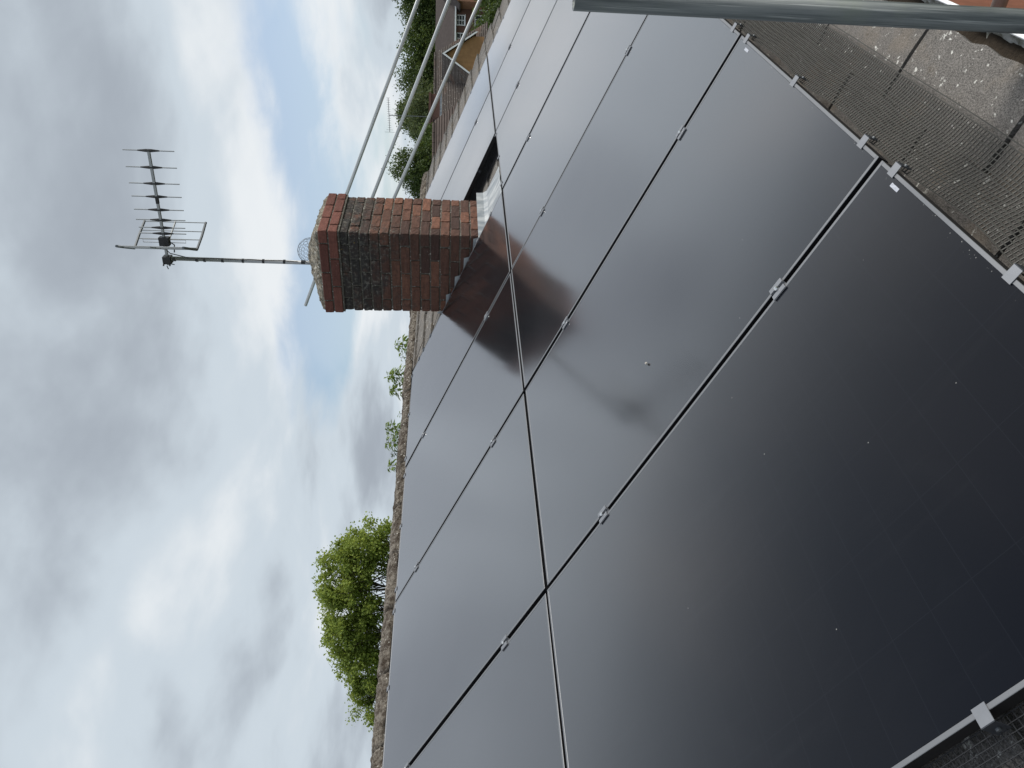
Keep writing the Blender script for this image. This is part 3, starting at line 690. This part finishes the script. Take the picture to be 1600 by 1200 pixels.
# young shoots whose tops stand above the ridge
def shoot(tip, low, label, leaves, size, seed, mat='leaf_shoot'):
    rnd = random.Random(seed); tip = CAM + (Vector(tip) - CAM) * (16 / 11); low = CAM + (Vector(low) - CAM) * (16 / 11)
    low.x, low.y = low.x, low.y; base = Vector((low.x, low.y, GROUND)); th = thing('sapling', label, 'sapling', base, group='sapling tops above the ridge')
    z0, z1 = low.z - base.z, tip.z - base.z; hgt = z1 - z0; lean = Vector((tip.x - low.x + rnd.uniform(-.04, .04), tip.y - low.y + rnd.uniform(-.04, .04), 0))
    mb = MB(); mb.tube([(0, 0, -.05), (0, 0, z0 - .6), (0, 0, z0), lean + Vector((0, 0, z1))], [.03, .014, .009, .003], 6); mb.build('stem', 'bark', th)
    mb = MB(); mb.tint = []
    for i in range(leaves):
        f = (i + rnd.random()) / leaves; p = lean * f + Vector((0, 0, z0 - .12 + (hgt + .12) * f)); a = i * 2.4 + rnd.uniform(-.4, .4)
        reach = size * (1.5 - .9 * f) * rnd.uniform(.6, 1.25); dr = Vector((math.cos(a), math.sin(a), rnd.uniform(-.1, .5))).normalized(); q = p + dr * reach
        for k in range(rnd.randint(2, 4)):
            ax = (dr + Vector((rnd.uniform(-.7, .7), rnd.uniform(-.7, .7), rnd.uniform(-.9, .1)))).normalized(); sd_ = ax.cross(Vector((0, 0, 1)) + Vector((rnd.uniform(-.5, .5), rnd.uniform(-.5, .5), 0))).normalized()
            l = size * rnd.uniform(.55, 1.0) * (1.15 - .4 * f); c0 = p.lerp(q, rnd.uniform(.35, 1)); dn = Vector((0, 0, -l * .25))
            mb.quad(c0, c0 + ax * l * .45 + sd_ * l * .22, c0 + ax * l + dn, c0 + ax * l * .45 - sd_ * l * .22); mb.tint.append(rnd.uniform(0, 1))
        mb.tube([p, q], .0022, 3, False); mb.tint += [.3] * 3
    mb.build('crown', mat, th)
shoot((8.53, 4.08, 1.135), (8.52, 4.06, .90), 'green sapling top showing nearest the chimney above the ridge', 46, .15, 1)
shoot((8.41, 4.23, 1.06), (8.4, 4.22, .92), 'sparse small sapling top second from the chimney above the ridge', 16, .10, 2)
shoot((8.27, 4.46, 1.235), (8.25, 4.38, .95), 'tall green sapling top third from the chimney above the ridge', 60, .15, 3)
shoot((8.14, 4.62, 1.205), (8.13, 4.58, .95), 'green sapling top fourth from the chimney above the ridge', 48, .15, 4)
shoot((7.92, 4.86, 1.07), (7.92, 4.85, .98), 'tiny yellowish sapling tip alone in the gap above the ridge', 12, .08, 5)
shoot((7.80, 5.04, 1.255), (7.78, 5.03, .97), 'green sapling top just past the gap along the ridge', 46, .15, 6)
shoot((7.67, 5.2, 1.24), (7.66, 5.19, .98), 'green sapling top second past the gap along the ridge', 46, .15, 7)
shoot((7.57, 5.28, 1.17), (7.57, 5.30, 1.0), 'thin greyish sapling top squeezed between two leafier ones', 30, .09, 8, 'leaf_willow')
shoot((7.47, 5.47, 1.21), (7.48, 5.42, .98), 'green sapling top farthest from the chimney above the ridge', 44, .14, 9)

# trees beyond the houses
def ray(px, py, d): return CAM + (rt * (px - 800) / 1210.4 + up * (600 - py) / 1210.4 - bk) * d
FT = [('dark broadleaf tree behind the slate roofed house at the frame edge', (97.8, 18.0), [((97.8, 18.0, 3.3), (3.0, 3.0, 3.2)), ((98.4, 16.6, 4.2), (2.4, 2.4, 2.4)), ((97.2, 19.6, 1.4), (2.6, 2.6, 2.6))], 'leaf_dark'),
      ('dark green rounded tree behind the gap between the two far roofs', (95.3, 22.0), [((95.3, 22.0, 3.3), (2.7, 2.7, 2.8)), ((96.0, 20.6, 2.2), (2.2, 2.2, 2.6)), ((94.4, 23.0, 1.6), (2.6, 2.6, 2.6))], 'leaf_mid'),
      ('tall dark tree behind the lichen spotted roof', (92.8, 25.1), [((92.8, 25.1, 3.6), (2.5, 2.5, 2.8)), ((92.0, 26.2, 2.0), (2.4, 2.4, 2.6)), ((93.8, 23.9, 1.4), (2.4, 2.4, 2.4))], 'leaf_dark'),
      ('pale willow green tree above the far brick chimney stack', (78, 24.3), [((78.2, 23.6, 2.5), (2.1, 2.1, 2.5)), ((77.4, 25.0, 2.0), (2.0, 2.0, 2.5)), ((77.6, 24.6, .4), (2.4, 2.4, 2.2))], 'leaf_willow'),
      ('dark tree topping the willow green one left of the far aerial', (90.2, 28.6), [((90.2, 28.6, 4.3), (2.0, 2.0, 2.2)), ((89.6, 29.4, 2.3), (2.3, 2.3, 2.6))], 'leaf_dark'),
      ('low mid green tree filling in below the willow green one', (73, 25.5), [((73.0, 25.2, 1.0), (2.2, 2.2, 2.0)), ((72.4, 26.3, .4), (2.0, 2.0, 2.0))], 'leaf_mid'),
      ('round dark green tree beside the brick chimney edge', (57.4, 21.6), [((57.4, 21.6, 3.0), (1.55, 1.55, 1.75)), ((57.0, 22.4, 1.6), (1.7, 1.7, 1.8)), ((57.9, 20.7, 1.6), (1.4, 1.4, 1.6))], 'leaf_dark')]
for i, (lab, (bx, by), lobes, mt_) in enumerate(FT):
    d = bx / 90
    tree('broadleaf_tree', lab, 'tree', (bx, by, GROUND), [(c_, tuple(q_ * 1.13 for q_ in r_)) for c_, r_ in lobes], 640, 44, .21 * d + .02, mt_, .33 * d + .05, 'trees beyond the houses', .22, 8, 40 + i, solid=.45)

# ------------------------------------------------------------------ far houses
YAW = math.atan2(-.79021, .61271)
def hframe(px, py, d): p = ray(px, py, d); return Vector((p.x, p.y, 0))
def part(mb, name, mat, parent, **k): return mb.build(name, mat, parent, **k)
def courses(mb, xa0, xa1, za, ya, xb0, xb1, zb_, yb_, gauge=.22, th=.035):
    """sloping roof plane from eaves (a) to ridge (b) laid in proud courses"""
    ln = math.hypot(zb_ - za, yb_ - ya); n = int(ln / gauge); dz, dy = (zb_ - za) / ln, (yb_ - ya) / ln; nn = Vector((0, -dz, dy))
    if nn.z < 0: nn = -nn
    for i in range(n):
        f, f2 = i / n, min(1, (i + 1.1) / n)
        A0 = Vector((xa0 + (xb0 - xa0) * f, ya + (yb_ - ya) * f, za + (zb_ - za) * f)) + nn * th; A1 = Vector((xa1 + (xb1 - xa1) * f, ya + (yb_ - ya) * f, za + (zb_ - za) * f)) + nn * th
        B0 = Vector((xa0 + (xb0 - xa0) * f2, ya + (yb_ - ya) * f2, za + (zb_ - za) * f2)); B1 = Vector((xa1 + (xb1 - xa1) * f2, ya + (yb_ - ya) * f2, za + (zb_ - za) * f2))
        mb.quad(A0, A1, B1, B0); mb.quad(A0 - nn * th, A1 - nn * th, A1, A0)
def window(parent, x0, x1, z0, z1, y, nx=2, nz=2):
    mb = MB(); fw = .075
    mb.box((x0, y - .06, z0), (x0 + fw, y + .02, z1)); mb.box((x1 - fw, y - .06, z0), (x1, y + .02, z1)); mb.box((x0 + fw, y - .06, z1 - fw), (x1 - fw, y + .02, z1)); mb.box((x0 + fw, y - .06, z0), (x1 - fw, y + .02, z0 + fw))
    for i in range(1, nx): xm = x0 + (x1 - x0) * i / nx; mb.box((xm - .03, y - .055, z0 + fw), (xm + .03, y + .01, z1 - fw))
    for i in range(1, nz): zm = z0 + (z1 - z0) * i / nz; mb.box((x0 + fw, y - .05, zm - .025), (x1 - fw, y + .005, zm + .025))
    wn = mb.build('window', 'upvc', parent)
    for i in range(nx):
        for j in range(nz):
            xa, xb = x0 + (x1 - x0) * i / nx + .03, x0 + (x1 - x0) * (i + 1) / nx - .03; za, zb2 = z0 + (z1 - z0) * j / nz + .025, z0 + (z1 - z0) * (j + 1) / nz - .025
            m2 = MB(); m2.box((xa, y - .025, za), (xb, y - .015, zb2)); m2.build('pane', 'glass_far', wn)
    m2 = MB(); m2.box((x0 - .06, y - .12, z0 - .07), (x1 + .06, y + .0, z0 - .005)); m2.build('sill', 'upvc', wn)
# two-storey house with white windows
o1 = hframe(705, 65, 80); h1 = thing('far_house', 'far two storey brick house with white windows and dark tiled roof', 'house', (o1.x, o1.y, GROUND), (0, 0, YAW)); gz0 = -GROUND
part(MB().box((-1.3, .35, 0), (9.5, 7.0, gz0 + .20)), 'wall', 'wall_brick_far', h1)
mb = MB(); courses(mb, -1.7, 9.9, gz0 + .16, 0, .15, 9.9, gz0 + 2.27, 3.4); courses(mb, -1.7, 9.9, gz0 + .16, 7.3, .15, 9.9, gz0 + 2.27, 3.5)
mb.tri((-1.7, 0, gz0 + .16), (.15, 3.45, gz0 + 2.27), (-1.7, 7.3, gz0 + .16)); rf = part(mb, 'roof', 'slate_far', h1)
part(MB().box((-1.72, -.10, gz0 + .10), (9.9, .0, gz0 + .24)), 'gutter', 'upvc', h1)
window(h1, 1.85, 2.95, gz0 - .80, gz0 + .08, .34, 2, 3); window(h1, -.05, 1.08, gz0 - .80, gz0 + .08, .34, 2, 2)
window(h1, 1.65, 3.0, gz0 - 3.05, gz0 - 1.82, .34, 3, 2); window(h1, -.15, 1.15, gz0 - 3.0, gz0 - 1.82, .34, 2, 2)
window(h1, 3.5, 4.2, gz0 - 3.5, gz0 - 2.3, .34, 2, 2)
mb = MB(); mb.box((3.6, -1.3, 0), (6.6, .34, gz0 - .1)); mb.prism([(3.4, -1.35, gz0 - .12), (6.8, -1.35, gz0 - .12), (5.1, -1.35, gz0 + 1.35)], (0, 1.9, 0)); part(mb, 'porch', 'tan_brick_far2', h1)
mb = MB(); mb.prism([(3.2, -1.5, gz0 - .32), (3.2, -1.5, gz0 - .2), (5.1, -1.5, gz0 + 1.50), (7.0, -1.5, gz0 - .2), (7.0, -1.5, gz0 - .32), (5.1, -1.5, gz0 + 1.36)], (0, 3.2, 0)); part(mb, 'porch_roof', 'slate_far', h1)
part(MB().box((3.4, -2.2, 0), (6.0, -1.4, gz0 - 2.7)), 'white_porch_wall', 'wall_white_far', h1)
# brown gable house with lichen-spotted roof and chimney stack
o2 = hframe(705, 87, 50); h2 = thing('far_house', 'far house with tan brick gable, white bargeboards and lichen spotted roof', 'house', (o2.x, o2.y, GROUND), (0, 0, YAW))
part(MB().box((-8.2, -4.2, 0), (-.05, 4.2, gz0 - 1.55)), 'wall', 'tan_brick_far', h2)
mb = MB(); courses(mb, -8.4, .15, gz0 - 1.65, -4.6, -8.4, .15, gz0 + 1.47, 0, .19); courses(mb, -8.4, .15, gz0 - 1.65, 4.6, -8.4, .15, gz0 + 1.47, .02, .19); mb.tri((.1, -4.5, gz0 - 1.65), (.1, 4.5, gz0 - 1.65), (.1, 0, gz0 + 1.45)); rf = part(mb, 'roof', 'tile_far', h2)
for i in range(19): x = -8.4 + i * .45; MB().tube([(x + .01, 0, gz0 + 1.475), (x + .44, 0, gz0 + 1.475 + random.uniform(-.01, .02))], .12, 8).build('ridge_tile', 'tile_far', rf)
# gable wing
ax, lx, rx_, za, zl, zr2, yw = -1.82, -3.20, -.55, .94, -.98, -.86, -4.35
mb = MB(); mb.prism([(lx + .08, yw, 0), (rx_ - .08, yw, 0), (rx_ - .08, yw, gz0 + zr2), (ax, yw, gz0 + za - .06), (lx + .08, yw, gz0 + zl)], (0, 5.0, 0)); recalc(part(mb, 'gable_wall', 'tan_brick_far', h2).data)
rest2 = MB()
for x_, z_, nm in ((lx - .1, zl - .12, 0), (rx_ + .1, zr2 - .12, 0)):
    sgn = 1 if x_ > ax else -1
    mb = MB(); mb.prism([(ax, yw - .25, gz0 + za + .06), (x_, yw - .25, gz0 + z_ + .02), (x_, yw - .25, gz0 + z_ - .13), (ax, yw - .25, gz0 + za - .09)], (0, .05, 0)); recalc(part(mb, 'bargeboard', 'upvc', h2).data)
    for q in range(10):
        f0, f1 = q / 10, (q + 1.15) / 10; xa_, xb_ = x_ + (ax - x_) * f0, x_ + (ax - x_) * min(f1, 1); z0_, z1_ = z_ + (za - z_) * f0, z_ + (za - z_) * min(f1, 1)
        rest2.quad((xa_, yw - .22, gz0 + z0_ + .13), (xa_, yw + 4.7, gz0 + z0_ + .13), (xb_, yw + 4.7, gz0 + z1_ + .09), (xb_, yw - .22, gz0 + z1_ + .09)); rest2.quad((xa_, yw - .22, gz0 + z0_ + .07), (xa_, yw + 4.7, gz0 + z0_ + .07), (xa_, yw + 4.7, gz0 + z0_ + .13), (xa_, yw - .22, gz0 + z0_ + .13))
    mb = MB(); mb.prism([(ax, yw - .2, gz0 + za + .085), (x_ + .05 * sgn, yw - .2, gz0 + z_ + .045), (x_ + .05 * sgn, yw - .2, gz0 + z_ - .02), (ax, yw - .2, gz0 + za + .02)], (0, 5.0, 0)); recalc(part(mb, 'wing_roof', 'tile_far', h2).data)
recalc(part(rest2, 'wing_tiles', 'tile_far', h2).data)
mb = MB(); mb.box((-4.2, -.55, gz0 + .3), (-2.72, .45, gz0 + 1.72)); mb.box((-4.27, -.62, gz0 + 1.72), (-2.65, .52, gz0 + 1.87)); st_ = part(mb, 'chimney_stack', 'wall_brick_far', rf)
part(MB().box((-4.3, -.66, gz0 + 1.0), (-2.62, -.56, gz0 + 1.16)), 'lead_flashing', 'lead', rf)
# nearer reddish roof
o3 = hframe(705, 195, 36); h3 = thing('far_house', 'low house with weathered reddish brown roof between chimney and rails', 'house', (o3.x, o3.y, GROUND), (0, 0, YAW))
part(MB().box((-6.2, -3.2, 0), (.6, 3.4, gz0 - 1.2)), 'wall', 'wall_brick_far', h3)
mb = MB(); courses(mb, -6.4, .9, gz0 - 1.3, -3.6, -6.4, .15, gz0 + 1.18, 0, .2); courses(mb, -6.4, .9, gz0 - 1.3, 3.6, -6.4, .15, gz0 + 1.18, .02, .2); rf3 = part(mb, 'roof', 'tile_far_red', h3)
for i in range(14): x = -6.4 + i * .46; MB().tube([(x + .01, 0, gz0 + 1.18), (x + .45, 0, gz0 + 1.18 + random.uniform(-.01, .02))], .11, 8).build('ridge_tile', 'tile_far_red', rf3)
mb = MB(); mb.box((-1.2, -.9, gz0 + .66), (-.75, -.82, gz0 + .74)); part(mb, 'white_trim', 'upvc', rf3)
# slim aerial on the far stack
fa = thing('far_aerial', 'slim long aerial on thin mast above the far chimney stack', 'aerial', (o2.x, o2.y, GROUND), (0, 0, YAW))
mb = MB(); mb.tube([(-4.0, 0, gz0 + 1.7), (-4.0, 0, gz0 + 4.42)], .025, 6); part(mb, 'mast', 'alu_dull', fa)
mb = MB(); mb.tube([(-5.15, -.2, gz0 + 4.33), (-2.82, .2, gz0 + 4.50)], .018, 6); bm_ = part(mb, 'boom', 'alu_dull', fa)
for i in range(16):
    f = i / 15; p = Vector((-5.15, -.2, gz0 + 4.33)).lerp(Vector((-2.82, .2, gz0 + 4.50)), f); hl = .32 if i == 0 else .11 if i > 1 else .2
    part(MB().tube([p - Vector((0, 0, hl)), p + Vector((0, 0, hl))], .009, 4), 'director', 'alu_dull', fa)
# garden shrubs before the far house
for i, (px, py, d, s, lab) in enumerate(((758, 48, 72, 1.2, 'pale green shrub under the far house windows'), (762, 6, 62, 1.2, 'yellow green shrub at the frame edge before the far house'), (775, 24, 60, .9, 'dark green shrub low before the far house'))):
    p = ray(px, py, d); tree('shrub', lab, 'shrub', (p.x, p.y, GROUND), [((p.x, p.y, p.z), (s, s, s * .9)), ((p.x, p.y, (p.z + GROUND) / 2), (s * 1.1, s * 1.1, abs(p.z - GROUND) * .55))], 130, 22, .2, 'leaf_mid' if i != 2 else 'leaf_dark', .2, 'garden shrubs', .06, 5, 70 + i)
